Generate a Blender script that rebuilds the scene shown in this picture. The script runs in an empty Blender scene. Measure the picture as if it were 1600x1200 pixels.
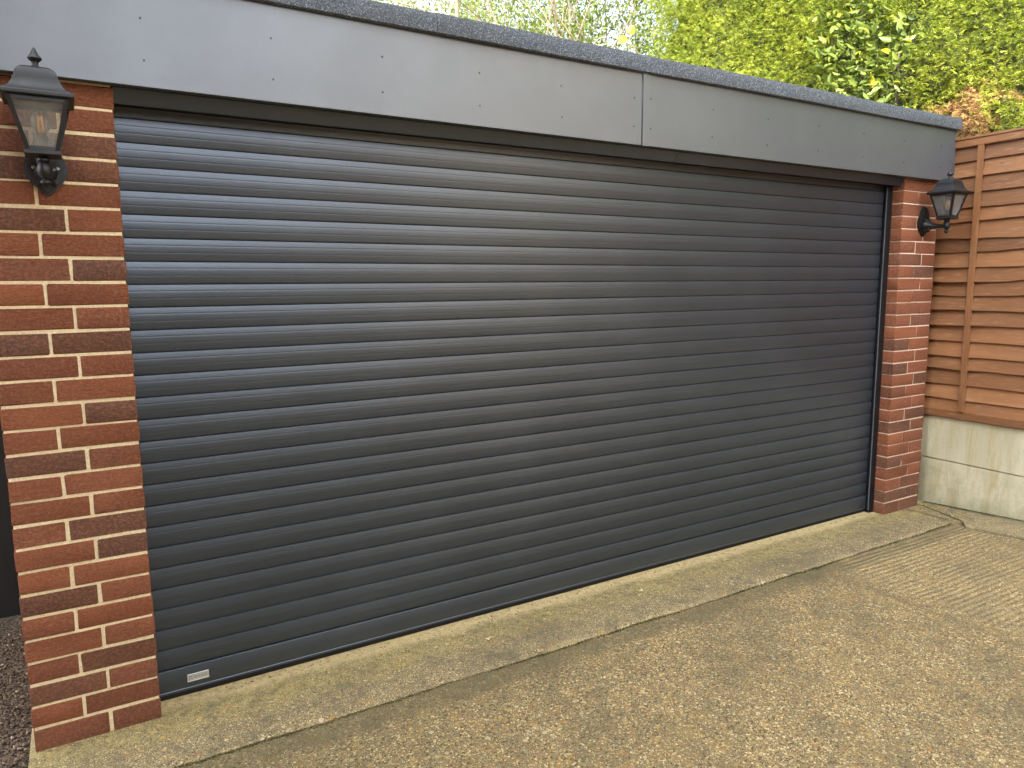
import bpy, bmesh, math, random
import numpy as np
from mathutils import Vector, Matrix
random.seed(7)
RNG = np.random.default_rng(11)
S = bpy.context.scene
COL = S.collection
R = math.radians

# ------------------------------------------------------------------ camera
cam_d = bpy.data.cameras.new('camera')
cam_d.sensor_width = 36.0
cam_d.lens = 36.0 * 1134.64 / 1600.0
cam_d.clip_start = 0.05
cam_d.clip_end = 2000
cam = bpy.data.objects.new('camera', cam_d)
COL.objects.link(cam)
_r = Vector((0.85842184, -0.51288164, -0.00802351))
_u = Vector((0.07655192, 0.11262848, 0.99068392))
_f = Vector((0.50719992, 0.85103893, -0.13594482))
cam.matrix_world = Matrix(((_r.x, _u.x, -_f.x, -0.14679), (_r.y, _u.y, -_f.y, -2.64495),
                           (_r.z, _u.z, -_f.z, 1.48232), (0, 0, 0, 1)))
S.camera = cam

# ------------------------------------------------------------------ sky, sun, exposure
SUN_EL, SUN_AZ = 24.0, 225.0            # azimuth clockwise from +Y: the sun stands over (-x, -y)
w = bpy.data.worlds.new('World'); S.world = w; w.use_nodes = True
nt = w.node_tree; nt.nodes.clear()
out = nt.nodes.new('ShaderNodeOutputWorld'); bg = nt.nodes.new('ShaderNodeBackground')
sky = nt.nodes.new('ShaderNodeTexSky'); sky.sky_type = 'NISHITA'; sky.sun_disc = False
sky.sun_elevation = R(SUN_EL); sky.sun_rotation = R(SUN_AZ)
sky.air_density = 1.0; sky.dust_density = 2.0; sky.ozone_density = 1.0
tc = nt.nodes.new('ShaderNodeTexCoord')
mp = nt.nodes.new('ShaderNodeMapping'); mp.inputs['Scale'].default_value = (1, 1, 2.2)
nz = nt.nodes.new('ShaderNodeTexNoise'); nz.inputs['Scale'].default_value = 2.3; nz.inputs['Detail'].default_value = 7
nz.inputs['Roughness'].default_value = 0.58
cr = nt.nodes.new('ShaderNodeValToRGB'); cr.color_ramp.elements[0].position = 0.36; cr.color_ramp.elements[1].position = 0.62
cr.color_ramp.elements[0].color = (0.35, 0.35, 0.35, 1); cr.color_ramp.elements[1].color = (0.95, 0.95, 0.95, 1)
mx = nt.nodes.new('ShaderNodeMix'); mx.data_type = 'RGBA'
mx.inputs[7].default_value = (10.5, 10.2, 9.7, 1)      # sunlit cloud
L = nt.links.new
L(tc.outputs['Generated'], mp.inputs['Vector']); L(mp.outputs['Vector'], nz.inputs['Vector'])
L(nz.outputs['Fac'], cr.inputs['Fac']); L(cr.outputs['Color'], mx.inputs[0]); L(sky.outputs['Color'], mx.inputs[6])
# thin cloud scatters forward: it is brightest around the sun
dp = nt.nodes.new('ShaderNodeVectorMath'); dp.operation = 'DOT_PRODUCT'; L(tc.outputs['Generated'], dp.inputs[0])
dp.inputs[1].default_value = (math.sin(R(SUN_AZ)) * math.cos(R(SUN_EL)), math.cos(R(SUN_AZ)) * math.cos(R(SUN_EL)), math.sin(R(SUN_EL)))
m1 = nt.nodes.new('ShaderNodeMath'); m1.operation = 'MAXIMUM'; L(dp.outputs['Value'], m1.inputs[0]); m1.inputs[1].default_value = 0
m2 = nt.nodes.new('ShaderNodeMath'); m2.operation = 'POWER'; L(m1.outputs[0], m2.inputs[0]); m2.inputs[1].default_value = 1.8
m3 = nt.nodes.new('ShaderNodeMath'); m3.operation = 'MULTIPLY_ADD'; L(m2.outputs[0], m3.inputs[0]); m3.inputs[1].default_value = 2.6; m3.inputs[2].default_value = 0.8
vm = nt.nodes.new('ShaderNodeVectorMath'); vm.operation = 'SCALE'; vm.inputs[0].default_value = (9.8, 10.1, 10.6); L(m3.outputs[0], vm.inputs['Scale'])
L(vm.outputs[0], mx.inputs[7])
L(mx.outputs[2], bg.inputs['Color']); bg.inputs['Strength'].default_value = 0.095
L(bg.outputs[0], out.inputs['Surface'])

sl = bpy.data.lights.new('sun', 'SUN'); sl.energy = 5.0; sl.angle = R(0.6); sl.color = (1.0, 0.93, 0.80)
sun = bpy.data.objects.new('sun', sl); COL.objects.link(sun)
sd = Vector((math.sin(R(SUN_AZ)) * math.cos(R(SUN_EL)), math.cos(R(SUN_AZ)) * math.cos(R(SUN_EL)), math.sin(R(SUN_EL))))
sun.rotation_euler = sd.to_track_quat('Z', 'Y').to_euler()
sun.location = (-20, -20, 20)

S.view_settings.view_transform = 'Standard'; S.view_settings.look = 'None'
S.view_settings.exposure = 2.02; S.view_settings.gamma = 1.0
S.cycles.max_bounces = 8; S.cycles.transparent_max_bounces = 24

# ------------------------------------------------------------------ helpers
def tag(o, label=None, cat=None, group=None, kind=None):
    if label: o['label'] = label
    if cat: o['category'] = cat
    if group: o['group'] = group
    if kind: o['kind'] = kind
    return o

def empty(name, loc=(0, 0, 0), label=None, cat=None, group=None):
    o = bpy.data.objects.new(name, None); COL.objects.link(o); o.location = loc
    o.empty_display_size = 0.1
    return tag(o, label, cat, group)

class MB:
    """collects shapes (verts, faces, a pigment value per vertex, a material slot per face) for ONE mesh object"""
    def __init__(s): s.v = []; s.f = []; s.c = []; s.m = []
    def add(s, vs, fs, col=0.5, mi=0):
        b = len(s.v); s.v += [tuple(p) for p in vs]; s.c += [col] * len(vs)
        s.f += [tuple(i + b for i in f) for f in fs]; s.m += [mi] * len(fs)
    def box(s, a, b, col=0.5, mi=0, bev=0.0, jit=0.0, seg=1):
        bm = bmesh.new()
        bmesh.ops.create_cube(bm, size=1.0)
        c = [(a[i] + b[i]) / 2 for i in range(3)]; d = [abs(b[i] - a[i]) for i in range(3)]
        for v in bm.verts: v.co = Vector([c[i] + v.co[i] * d[i] for i in range(3)])
        if bev: bmesh.ops.bevel(bm, geom=bm.edges[:], offset=bev, segments=seg, affect='EDGES', profile=0.6)
        if jit:
            for v in bm.verts: v.co += Vector([random.uniform(-jit, jit) for _ in range(3)])
        s.bm(bm, col, mi); return s
    def bm(s, bm, col=0.5, mi=0):
        bm.verts.ensure_lookup_table()
        s.add([v.co[:] for v in bm.verts], [[v.index for v in f.verts] for f in bm.faces], col, mi); bm.free()
    def prism(s, pts, axis, a, b, col=0.5, mi=0):
        """closed outline pts (2-D) pushed along axis from a to b"""
        n = len(pts)
        def mk(p, t):
            q = list(p); q.insert(axis, t); return tuple(q)
        vs = [mk(p, a) for p in pts] + [mk(p, b) for p in pts]
        fs = [(i, (i + 1) % n, (i + 1) % n + n, i + n) for i in range(n)] + [tuple(range(n))[::-1], tuple(range(n, 2 * n))]
        s.add(vs, fs, col, mi); return s
    def tube(s, pts, rads, n=8, col=0.5, mi=0, cap=True):
        pts = [Vector(p) for p in pts]; vs = []; fs = []
        for i, p in enumerate(pts):
            d = (pts[min(i + 1, len(pts) - 1)] - pts[max(i - 1, 0)]).normalized()
            a = d.orthogonal().normalized() if i == 0 else (a - d * a.dot(d)).normalized()
            b = d.cross(a)
            for k in range(n):
                t = 2 * math.pi * k / n
                vs.append(p + (a * math.cos(t) + b * math.sin(t)) * rads[i])
        for i in range(len(pts) - 1):
            for k in range(n):
                fs.append((i * n + k, i * n + (k + 1) % n, (i + 1) * n + (k + 1) % n, (i + 1) * n + k))
        if cap: fs += [tuple(range(n))[::-1], tuple(range((len(pts) - 1) * n, len(pts) * n))]
        s.add(vs, fs, col, mi); return s
    def lathe(s, prof, c=(0, 0, 0), n=20, col=0.5, mi=0):
        vs = []; fs = []
        for r_, z in prof:
            for k in range(n):
                t = 2 * math.pi * k / n
                vs.append((c[0] + r_ * math.cos(t), c[1] + r_ * math.sin(t), c[2] + z))
        for i in range(len(prof) - 1):
            for k in range(n):
                fs.append((i * n + k, i * n + (k + 1) % n, (i + 1) * n + (k + 1) % n, (i + 1) * n + k))
        fs += [tuple(range(n))[::-1], tuple(range((len(prof) - 1) * n, len(prof) * n))]
        s.add(vs, fs, col, mi); return s
    def rings(s, prof, c=(0, 0, 0), n=4, col=0.5, mi=0, cap=True):
        """square rings: (half width, z)"""
        vs = []; fs = []
        for h, z in prof:
            vs += [(c[0] - h, c[1] - h, c[2] + z), (c[0] + h, c[1] - h, c[2] + z), (c[0] + h, c[1] + h, c[2] + z), (c[0] - h, c[1] + h, c[2] + z)]
        for i in range(len(prof) - 1):
            for k in range(4): fs.append((i * 4 + k, i * 4 + (k + 1) % 4, (i + 1) * 4 + (k + 1) % 4, (i + 1) * 4 + k))
        if cap: fs += [(3, 2, 1, 0), tuple(range((len(prof) - 1) * 4, len(prof) * 4))]
        s.add(vs, fs, col, mi); return s
    def build(s, name, mats, parent=None, smooth=None, kind=None):
        me = bpy.data.meshes.new(name); me.from_pydata(s.v, [], s.f)
        if not isinstance(mats, (list, tuple)): mats = [mats]
        for m in mats: me.materials.append(m)
        if len(mats) > 1: me.polygons.foreach_set('material_index', s.m)
        at = me.attributes.new('tint', 'FLOAT', 'POINT'); at.data.foreach_set('value', s.c)
        bm = bmesh.new(); bm.from_mesh(me); bmesh.ops.recalc_face_normals(bm, faces=bm.faces[:]); bm.to_mesh(me); bm.free()
        if smooth is not None:
            me.polygons.foreach_set('use_smooth', [True] * len(me.polygons)); me.set_sharp_from_angle(angle=R(smooth))
        me.update()
        o = bpy.data.objects.new(name, me); COL.objects.link(o)
        if parent: o.parent = parent
        if kind: o['kind'] = kind
        return o

def np_mesh(name, V, F, T, mat, parent=None, mi=None, smooth=False):
    """many quads at once: V (n,3), F (m,4), T (n) pigment"""
    me = bpy.data.meshes.new(name)
    me.vertices.add(len(V)); me.vertices.foreach_set('co', V.astype(np.float32).ravel())
    me.loops.add(F.size); me.loops.foreach_set('vertex_index', F.astype(np.int32).ravel())
    me.polygons.add(len(F)); me.polygons.foreach_set('loop_start', np.arange(0, F.size, F.shape[1], dtype=np.int32))
    me.polygons.foreach_set('loop_total', np.full(len(F), F.shape[1], dtype=np.int32))
    if smooth: me.polygons.foreach_set('use_smooth', np.ones(len(F), dtype=bool))
    for m in (mat if isinstance(mat, (list, tuple)) else [mat]): me.materials.append(m)
    at = me.attributes.new('tint', 'FLOAT', 'POINT'); at.data.foreach_set('value', T.astype(np.float32))
    me.update(); me.validate()
    o = bpy.data.objects.new(name, me); COL.objects.link(o)
    if parent: o.parent = parent
    return o

# ------------------------------------------------------------------ materials
class NT:
    def __init__(s, name):
        s.m = bpy.data.materials.new(name); s.m.use_nodes = True; s.t = s.m.node_tree
        s.p = s.t.nodes['Principled BSDF']; s.o = s.t.nodes['Material Output']
        s.tc = s.t.nodes.new('ShaderNodeTexCoord')
    def n(s, t): return s.t.nodes.new('ShaderNode' + t)
    def l(s, a, b): s.t.links.new(a, b)
    def co(s, scale=(1, 1, 1), rot=(0, 0, 0)):
        m = s.n('Mapping'); m.inputs['Scale'].default_value = scale; m.inputs['Rotation'].default_value = rot
        s.l(s.tc.outputs['Object'], m.inputs['Vector']); return m.outputs['Vector']
    def noise(s, sc, det=4, rough=.55, vec=None, dist=0):
        n = s.n('TexNoise'); n.inputs['Scale'].default_value = sc; n.inputs['Detail'].default_value = det
        n.inputs['Roughness'].default_value = rough; n.inputs['Distortion'].default_value = dist
        s.l(vec or s.tc.outputs['Object'], n.inputs['Vector']); return n.outputs['Fac']
    def voro(s, sc, vec=None, feat='F1', rnd=1.0):
        n = s.n('TexVoronoi'); n.inputs['Scale'].default_value = sc; n.feature = feat; n.inputs['Randomness'].default_value = rnd
        s.l(vec or s.tc.outputs['Object'], n.inputs['Vector']); return n
    def ramp(s, fac, *st, interp='LINEAR'):
        r_ = s.n('ValToRGB'); e = r_.color_ramp.elements; r_.color_ramp.interpolation = interp
        while len(e) < len(st): e.new(0.5)
        for i, (p, c) in enumerate(st):
            e[i].position = p; e[i].color = (c, c, c, 1) if not isinstance(c, tuple) else (*c, 1)
        s.l(fac, r_.inputs['Fac']); return r_.outputs['Color']
    def mix(s, fac, a, b, mode='MIX'):
        m = s.n('Mix'); m.data_type = 'RGBA'; m.blend_type = mode
        for i, x in ((0, fac), (6, a), (7, b)):
            if isinstance(x, (int, float)): m.inputs[i].default_value = x
            elif isinstance(x, tuple): m.inputs[i].default_value = (*x, 1)
            else: s.l(x, m.inputs[i])
        return m.outputs[2]
    def math(s, op, a, b=0.5, c=None):
        m = s.n('Math'); m.operation = op
        for i, x in enumerate((a, b) if c is None else (a, b, c)):
            if isinstance(x, (int, float)): m.inputs[i].default_value = x
            else: s.l(x, m.inputs[i])
        return m.outputs[0]
    def mrange(s, v, a, b, c=0.0, d=1.0, smooth=True):
        m = s.n('MapRange'); m.interpolation_type = 'SMOOTHSTEP' if smooth else 'LINEAR'
        s.l(v, m.inputs[0])
        for i, x in zip((1, 2, 3, 4), (a, b, c, d)): m.inputs[i].default_value = x
        return m.outputs[0]
    def xyz(s):
        x = s.n('SeparateXYZ'); s.l(s.tc.outputs['Object'], x.inputs[0]); return x.outputs
    def tint(s):
        a = s.n('Attribute'); a.attribute_name = 'tint'; return a.outputs['Fac']
    def bump(s, h, strength=.5, dist=.01, prev=None):
        b = s.n('Bump'); b.inputs['Strength'].default_value = strength; b.inputs['Distance'].default_value = dist
        s.l(h, b.inputs['Height'])
        if prev: s.l(prev, b.inputs['Normal'])
        return b.outputs['Normal']
    def fin(s, col=None, rough=.8, metal=0.0, spec=.5, nrm=None, **kw):
        p = s.p
        for k, x in (('Base Color', col), ('Roughness', rough), ('Metallic', metal), ('Specular IOR Level', spec)):
            if x is None: continue
            if isinstance(x, tuple): p.inputs[k].default_value = (*x, 1)
            elif isinstance(x, (int, float)): p.inputs[k].default_value = x
            else: s.l(x, p.inputs[k])
        if nrm: s.l(nrm, p.inputs['Normal'])
        for k, v in kw.items(): p.inputs[k].default_value = v
        return s.m

M = {}
# brick: pigment per brick from 'tint' (0 dark plum-brown ... 1 bright orange red)
def brick_mat(name, specks):
    t = NT(name); ti = t.tint()
    big = t.noise(9, 5); fine = t.noise(95, 7, .78); crease = t.noise(60, 5, .7, t.co((1, 1, 2.6), (0, R(35), 0)), .8)
    v = t.math('ADD', ti, t.math('MULTIPLY', t.math('SUBTRACT', big, .5), .55))
    c = t.ramp(v, (0.0, (.105, .052, .036)), (.25, (.148, .061, .034)), (.5, (.190, .063, .030)), (.75, (.240, .077, .033)), (1, (.29, .10, .042)))
    c = t.mix(t.ramp(fine, (.46, 0.0), (.62, .6)), c, (.35, .15, .078))
    c = t.mix(t.ramp(t.noise(48, 5, .7), (.56, 0.0), (.74, .32)), c, (.11, .045, .034))
    if specks:
        sp = t.ramp(t.noise(85, 3, .6), (.66, 0.0), (.72, .75))
        c = t.mix(sp, c, (.52, .40, .32))
        c = t.mix(t.ramp(t.noise(6, 6, .7), (.62, 0.0), (.80, .35)), c, (.36, .20, .14))
    h = t.math('ADD', t.math('MULTIPLY', crease, 1.0), t.math('MULTIPLY', fine, .45))
    return t.fin(c, .9, spec=.3, nrm=t.bump(h, 1.0, .011))
M['brick'] = brick_mat('red_brick', False)
M['brick_worn'] = brick_mat('worn_red_brick', True)
t = NT('cream_mortar'); f1 = t.noise(160, 5, .7)
c = t.ramp(f1, (.3, (.50, .40, .24)), (.65, (.74, .63, .42)))
c = t.mix(t.ramp(t.noise(7, 5), (.5, 0.0), (.75, .35)), c, (.44, .30, .15))
M['mortar'] = t.fin(c, .95, spec=.2, nrm=t.bump(f1, .7, .004))
t = NT('pink_mortar'); f1 = t.noise(160, 5, .7)
c = t.ramp(f1, (.3, (.52, .37, .27)), (.65, (.78, .62, .48)))
M['mortar_pink'] = t.fin(c, .95, spec=.2, nrm=t.bump(f1, .7, .004))
# plain brickwork for whole house walls
t = NT('house_brickwork'); b_ = t.n('TexBrick'); b_.inputs['Scale'].default_value = 1.0
b_.inputs['Brick Width'].default_value = .225; b_.inputs['Row Height'].default_value = .075; b_.inputs['Mortar Size'].default_value = .006
for k, x in (('Color1', (.26, .10, .055)), ('Color2', (.17, .07, .05)), ('Mortar', (.45, .38, .28))): b_.inputs[k].default_value = (*x, 1)
xx = t.xyz(); cb = t.n('CombineXYZ'); t.l(t.math('ADD', xx[0], xx[1]), cb.inputs[0]); t.l(xx[2], cb.inputs[1])
t.l(cb.outputs[0], b_.inputs['Vector'])
M['brickwork'] = t.fin(b_.outputs['Color'], .9, spec=.3, nrm=t.bump(b_.outputs['Fac'], -.4, .005))

# anthracite coated aluminium
def anthracite(name, base=(.045, .050, .058), rough=.36, grain=1.0, metal=.35, streak=False):
    t = NT(name)
    g = t.noise(300, 3, .65); g2 = t.noise(30, 3, .6, t.co((.06, 1, 1)))
    n = t.bump(g, .16 * grain, .0012)
    dirt = t.noise(2.2, 6, .65)
    c = t.mix(t.ramp(dirt, (.45, 0.0), (.75, .25)), base, tuple(x * 1.5 + .01 for x in base))
    rr = t.math('ADD', t.math('MULTIPLY', t.noise(3.1, 5, .6), .12), rough - .06)
    return t.fin(c, rr, metal, .6, n)
M['door'] = anthracite('anthracite_slat_paint', (.066,.078,.096), .37, 2.0, .70)
M['fascia'] = anthracite('anthracite_fascia_board', (.128, .141, .157), .47, 1.4, .55)
t = NT('black_plastic'); M['black'] = t.fin((.006, .006, .007), .5, spec=.3)
t = NT('black_rubber'); M['rubber'] = t.fin((.008, .008, .008), .8, spec=.25)
t = NT('grey_brush_edge'); M['brush'] = t.fin((.14, .15, .165), .5, .2)
# mineral roofing felt
t = NT('mineral_felt'); f1 = t.voro(300); f2 = t.noise(260, 3, .7)
c = t.ramp(f1.outputs['Color'], (.0, (.028, .034, .042)), (.5, (.060, .072, .086)), (.75, (.12, .138, .158)), (1, (.32, .345, .38)))
c = t.mix(t.ramp(t.noise(3, 5), (.45, 0.0), (.8, .3)), c, (.07, .07, .06))
M['felt'] = t.fin(c, .85, spec=.4, nrm=t.bump(f2, .8, .004))
# concrete with exposed aggregate
def concrete(name, apron):
    t = NT(name); x = t.xyz()
    wob = t.noise(5, 3)
    a = t.voro(118 if not apron else 135); b = t.voro(270); d = t.voro(40)
    fine = t.noise(220, 4, .75); mid = t.noise(14, 8, .74); big = t.noise(1.6, 9, .74)
    paste = t.ramp(fine, (.34, (.060, .050, .033)), (.48, (.21, .178, .115)), (.62, (.46, .40, .265)))
    sa = t.n('SeparateColor'); t.l(a.outputs['Color'], sa.inputs[0])
    sb = t.n('SeparateColor'); t.l(b.outputs['Color'], sb.inputs[0])
    sdn = t.n('SeparateColor'); t.l(d.outputs['Color'], sdn.inputs[0])
    pebc = t.ramp(sa.outputs[0], (0, (.12, .085, .05)), (.2, (.36, .26, .13)), (.4, (.52, .39, .18)), (.54, (.40, .21, .075)), (.60, (.62, .52, .33)), (.78, (.27, .22, .16)), (.92, (.78, .70, .52)), interp='CONSTANT')
    gritc = t.ramp(sb.outputs[1], (0, (.07, .055, .038)), (.28, (.38, .30, .16)), (.55, (.56, .45, .23)), (.75, (.20, .155, .105)), (.88, (.86, .77, .55)), interp='CONSTANT')
    am = t.math('LESS_THAN', a.outputs['Distance'], .52 if not apron else .45)
    am = t.math('MULTIPLY', am, t.math('GREATER_THAN', sa.outputs[1], .42 if not apron else .62))
    bmk = t.math('MULTIPLY', t.math('LESS_THAN', b.outputs['Distance'], .55), t.math('GREATER_THAN', sb.outputs[0], .38 if not apron else .55))
    c = t.mix(bmk, paste, gritc); c = t.mix(am, c, pebc)
    dm = t.math('MULTIPLY', t.math('LESS_THAN', d.outputs['Distance'], .34), t.math('GREATER_THAN', sdn.outputs[1], .84))
    dc = t.ramp(sdn.outputs[0], (0, (.40, .22, .07)), (.4, (.50, .38, .16)), (.75, (.62, .55, .42)), interp='CONSTANT')
    c = t.mix(t.math('MULTIPLY', dm, .85), c, dc)
    if not apron:       # the near left of the drive is darker, broken up by noise
        left_dark = t.math('MULTIPLY', t.mrange(t.math('ADD', x[0], t.math('MULTIPLY', t.noise(1.3, 7, .72), 2.4)), 3.3, 1.2, 0, 1), t.ramp(t.noise(7, 8, .75), (.34, .25), (.62, .70)))
        c = t.mix(left_dark, c, (.62, .64, .60), 'MULTIPLY')
    # weathering: dark algae patches, ochre lichen, pale scuffs
    c = t.mix(t.ramp(big, (.36, .50), (.56, 0.0)), c, (.115, .106, .075))
    c = t.mix(t.ramp(t.noise(9, 9, .78), (.50, 0.0), (.60, .60 if apron else .30)), c, (.11, .105, .085))
    c = t.mix(t.ramp(t.noise(3.7, 9, .78), (.54, 0.0), (.70, .30)), c, (.46, .34, .12))
    c = t.mix(t.ramp(t.noise(5.2, 9, .78), (.62, 0.0), (.70, .45)), c, (.60, .54, .40))
    yw = t.math('ADD', x[1], t.math('MULTIPLY', t.math('SUBTRACT', wob, .5), .09))
    if apron:
        al = t.mrange(yw, -.20, -.06)                       # green algae film on the trowelled part under the door
        c = t.mix(t.math('MULTIPLY', al, t.ramp(mid, (.35, .15), (.65, .80))), c, (1.0, .96, .66), 'MULTIPLY')
        c = t.mix(t.math('MULTIPLY', al, t.ramp(t.noise(30, 6, .75), (.42, .0), (.62, .45))), c, (.50, .45, .24))
        c = t.mix(t.math('MULTIPLY', t.mrange(yw, -.01, .055, 0, .7), t.ramp(t.noise(40, 5, .7), (.35, .4), (.6, 1.0))), c, (.72, .60, .38))  # pale mortar fillet
        edge = t.mrange(yw, -.31, -.29, .22, 0.0)
        c = t.mix(t.math('MULTIPLY', edge, t.ramp(mid, (.4, 0.0), (.55, 1.0))), c, (.58, .50, .34))
        rib = None
    else:
        wet = t.mrange(yw, -.47, -.39)                      # dark mossy band in the lee of the step
        c = t.mix(t.math('MULTIPLY', wet, t.ramp(mid, (.25, .25), (.6, .7))), c, (.125, .118, .075))
        rx = t.math('MULTIPLY', t.mrange(t.math('ADD', x[0], t.math('MULTIPLY', wob, .25)), 3.25, 3.42), t.mrange(x[1], -1.6, -1.1))
        rb = t.n('TexWave'); rb.bands_direction = 'Y'; rb.inputs['Scale'].default_value = 9.5; rb.inputs['Distortion'].default_value = 3.0
        rb.inputs['Detail'].default_value = 3; rb.inputs['Detail Scale'].default_value = 1.5
        t.l(t.co((.35, 1, 1), (0, 0, R(2))), rb.inputs['Vector'])
        rib = t.math('MULTIPLY', t.math('MULTIPLY', rb.outputs['Fac'], rx), t.ramp(t.noise(3.5, 5, .6), (.38, 0.15), (.6, 1.0)))
        c = t.mix(t.math('MULTIPLY', rib, .26), c, (.58, .50, .34))
        c = t.mix(t.math('MULTIPLY', t.mrange(t.math('ABSOLUTE', t.math('SUBTRACT', x[0], 3.10)), .0, .05, .5, 0), t.ramp(mid, (.35, 0.0), (.6, 1.0))), c, (.11, .10, .07))
    c = t.mix(1.0, c, (1.0, .895, .69) if not apron else (.95, .885, .72), 'MULTIPLY')
    h = t.math('ADD', t.math('MULTIPLY', t.math('SUBTRACT', 1.0, a.outputs['Distance']), am), t.math('MULTIPLY', fine, .7))
    h = t.math('ADD', h, t.math('MULTIPLY', t.math('SUBTRACT', .8, b.outputs['Distance']), bmk))
    n = t.bump(h, .9, .007)
    n = t.bump(mid, .5, .02, n)
    if rib: n = t.bump(rib, .7, .012, n)
    return t.fin(c, .88, spec=.35, nrm=n)
M['apron'] = concrete('concrete_apron', True)
M['drive'] = concrete('exposed_aggregate_concrete', False)
t = NT('gravel'); a = t.voro(120); sa = t.n('SeparateColor'); t.l(a.outputs['Color'], sa.inputs[0])
c = t.ramp(sa.outputs[0], (0, (.02, .014, .009)), (.35, (.055, .036, .021)), (.6, (.09, .06, .036)), (.85, (.15, .105, .065)))
M['gravel'] = t.fin(c, .9, spec=.3, nrm=t.bump(t.math('SUBTRACT', 1.0, a.outputs['Distance']), .9, .012))
t = NT('pebble'); M['pebble'] = t.fin(t.ramp(t.tint(), (0, (.025, .017, .011)), (.4, (.08, .05, .03)), (.75, (.15, .10, .06)), (1, (.40, .30, .2))), .8)
# cast concrete gravel boards
t = NT('gravel_board_concrete'); x = t.xyz()
big = t.noise(2.2, 6, .6, t.co((1, 1.0, .35))); fine = t.noise(170, 4, .7); st = t.noise(15, 6, .7, t.co((1, 1, .16)), .4)
c = t.ramp(big, (.3, (.40, .37, .25)), (.5, (.55, .515, .37)), (.7, (.66, .61, .45)))
c = t.mix(t.ramp(st, (.46, 0.0), (.66, .65)), c, (.37, .30, .13))
c = t.mix(t.math('MULTIPLY', t.mrange(x[2], .0, .16, .65, 0), t.ramp(t.noise(9, 5), (.3, .4), (.6, 1.0))), c, (.20, .19, .12))
c = t.mix(t.ramp(t.noise(90, 3, .6), (.66, 0.0), (.74, .6)), c, (.16, .13, .09))
c = t.mix(t.math('MULTIPLY', t.mrange(x[2], .33, .25, 0, 1), t.ramp(t.noise(6, 8, .72), (.45, 0.0), (.62, .5))), c, (.27, .27, .15))
pit = t.ramp(t.voro(60).outputs['Distance'], (.10, 1.0), (.16, 0.0)); c = t.mix(t.math('MULTIPLY', pit, t.ramp(t.noise(7, 4), (.5, 0.0), (.55, .8))), c, (.13, .11, .08))
M['gboard'] = t.fin(c, .92, spec=.3, nrm=t.bump(fine, .5, .004))
# stained fence timber
def timber(name, scale):
    t = NT(name); ti = t.tint()
    g = t.noise(26, 6, .65, t.co(scale), .6); fine = t.noise(90, 4, .7, t.co(scale))
    v = t.math('ADD', t.math('MULTIPLY', ti, .55), t.math('MULTIPLY', g, .45))
    c = t.ramp(v, (.15, (.085, .036, .014)), (.45, (.175, .075, .028)), (.75, (.275, .123, .048)), (.95, (.37, .19, .085)))
    c = t.mix(t.ramp(t.noise(5, 6, .65), (.50, 0.0), (.75, .45)), c, (.17, .095, .042))
    kn = t.voro(5.5, t.co((1, .8, 2.2))); c = t.mix(t.ramp(kn.outputs['Distance'], (.03, .75), (.085, 0.0)), c, (.055, .026, .014))
    c = t.mix(t.ramp(fine, (.55, 0.0), (.72, .35)), c, (.46, .29, .16))
    return t.fin(c, .62, spec=.4, nrm=t.bump(t.math('ADD', g, t.math('MULTIPLY', fine, .5)), .4, .004))
M['slat_wood'] = timber('stained_lap_board', (1, .10, 1))
M['post_wood'] = timber('stained_batten', (1, 1, .08))
t = NT('shade_timber'); g = t.noise(20, 5, .6, t.co((1, 1, .1)))
M['shade_wood'] = t.fin(t.ramp(g, (.3, (.003, .003, .0035)), (.7, (.009, .009, .009))), .7)  # near-black: the boards carry the passage's shade in their colour
# lantern
t = NT('black_lantern_metal'); g = t.noise(160, 3, .6)
c = t.mix(t.ramp(t.noise(20, 5, .65), (.5, 0.0), (.75, .5)), (.008, .0085, .0095), (.032, .034, .036))
M['lantern'] = t.fin(c, .47, .2, .5, t.bump(g, .12, .002))
t = NT('chrome_screw'); M['chrome'] = t.fin((.75, .75, .74), .22, 1.0)
t = NT('dark_screw'); M['dscrew'] = t.fin((.04, .044, .05), .5, .5)
def glass(name, tint, pale_refl):
    t = NT(name); t.t.nodes.remove(t.p)
    tr = t.n('BsdfTransparent'); tr.inputs[0].default_value = (*tint, 1)
    gl = t.n('BsdfGlossy'); gl.inputs['Roughness'].default_value = .06
    df = t.n('BsdfDiffuse'); df.inputs[0].default_value = (.74, .74, .72, 1)  # pale diffuse share painted in for reflections on the glass
    fr = t.n('Fresnel'); fr.inputs[0].default_value = 1.5
    m1 = t.n('MixShader'); t.l(fr.outputs[0], m1.inputs[0]); t.l(tr.outputs[0], m1.inputs[1]); t.l(gl.outputs[0], m1.inputs[2])
    m2 = t.n('MixShader'); t.l(t.ramp(t.noise(18, 5, .6), (.35, pale_refl * .5), (.7, pale_refl * 1.4)), m2.inputs[0]); t.l(m1.outputs[0], m2.inputs[1]); t.l(df.outputs[0], m2.inputs[2])
    t.l(m2.outputs[0], t.o.inputs['Surface']); return t.m
M['glass'] = glass('smoky_lantern_glass', (.95, .95, .94), .11)
M['bulb'] = glass('bulb_glass', (.97, .96, .94), .02)
t = NT('filament_phosphor'); M['filament'] = t.fin((.90, .42, .07), .6)
t = NT('brushed_plate'); M['plate'] = t.fin((.62, .63, .62), .35, .8)
t = NT('plate_ink'); M['ink'] = t.fin((.22, .23, .24), .5, .3)
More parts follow.
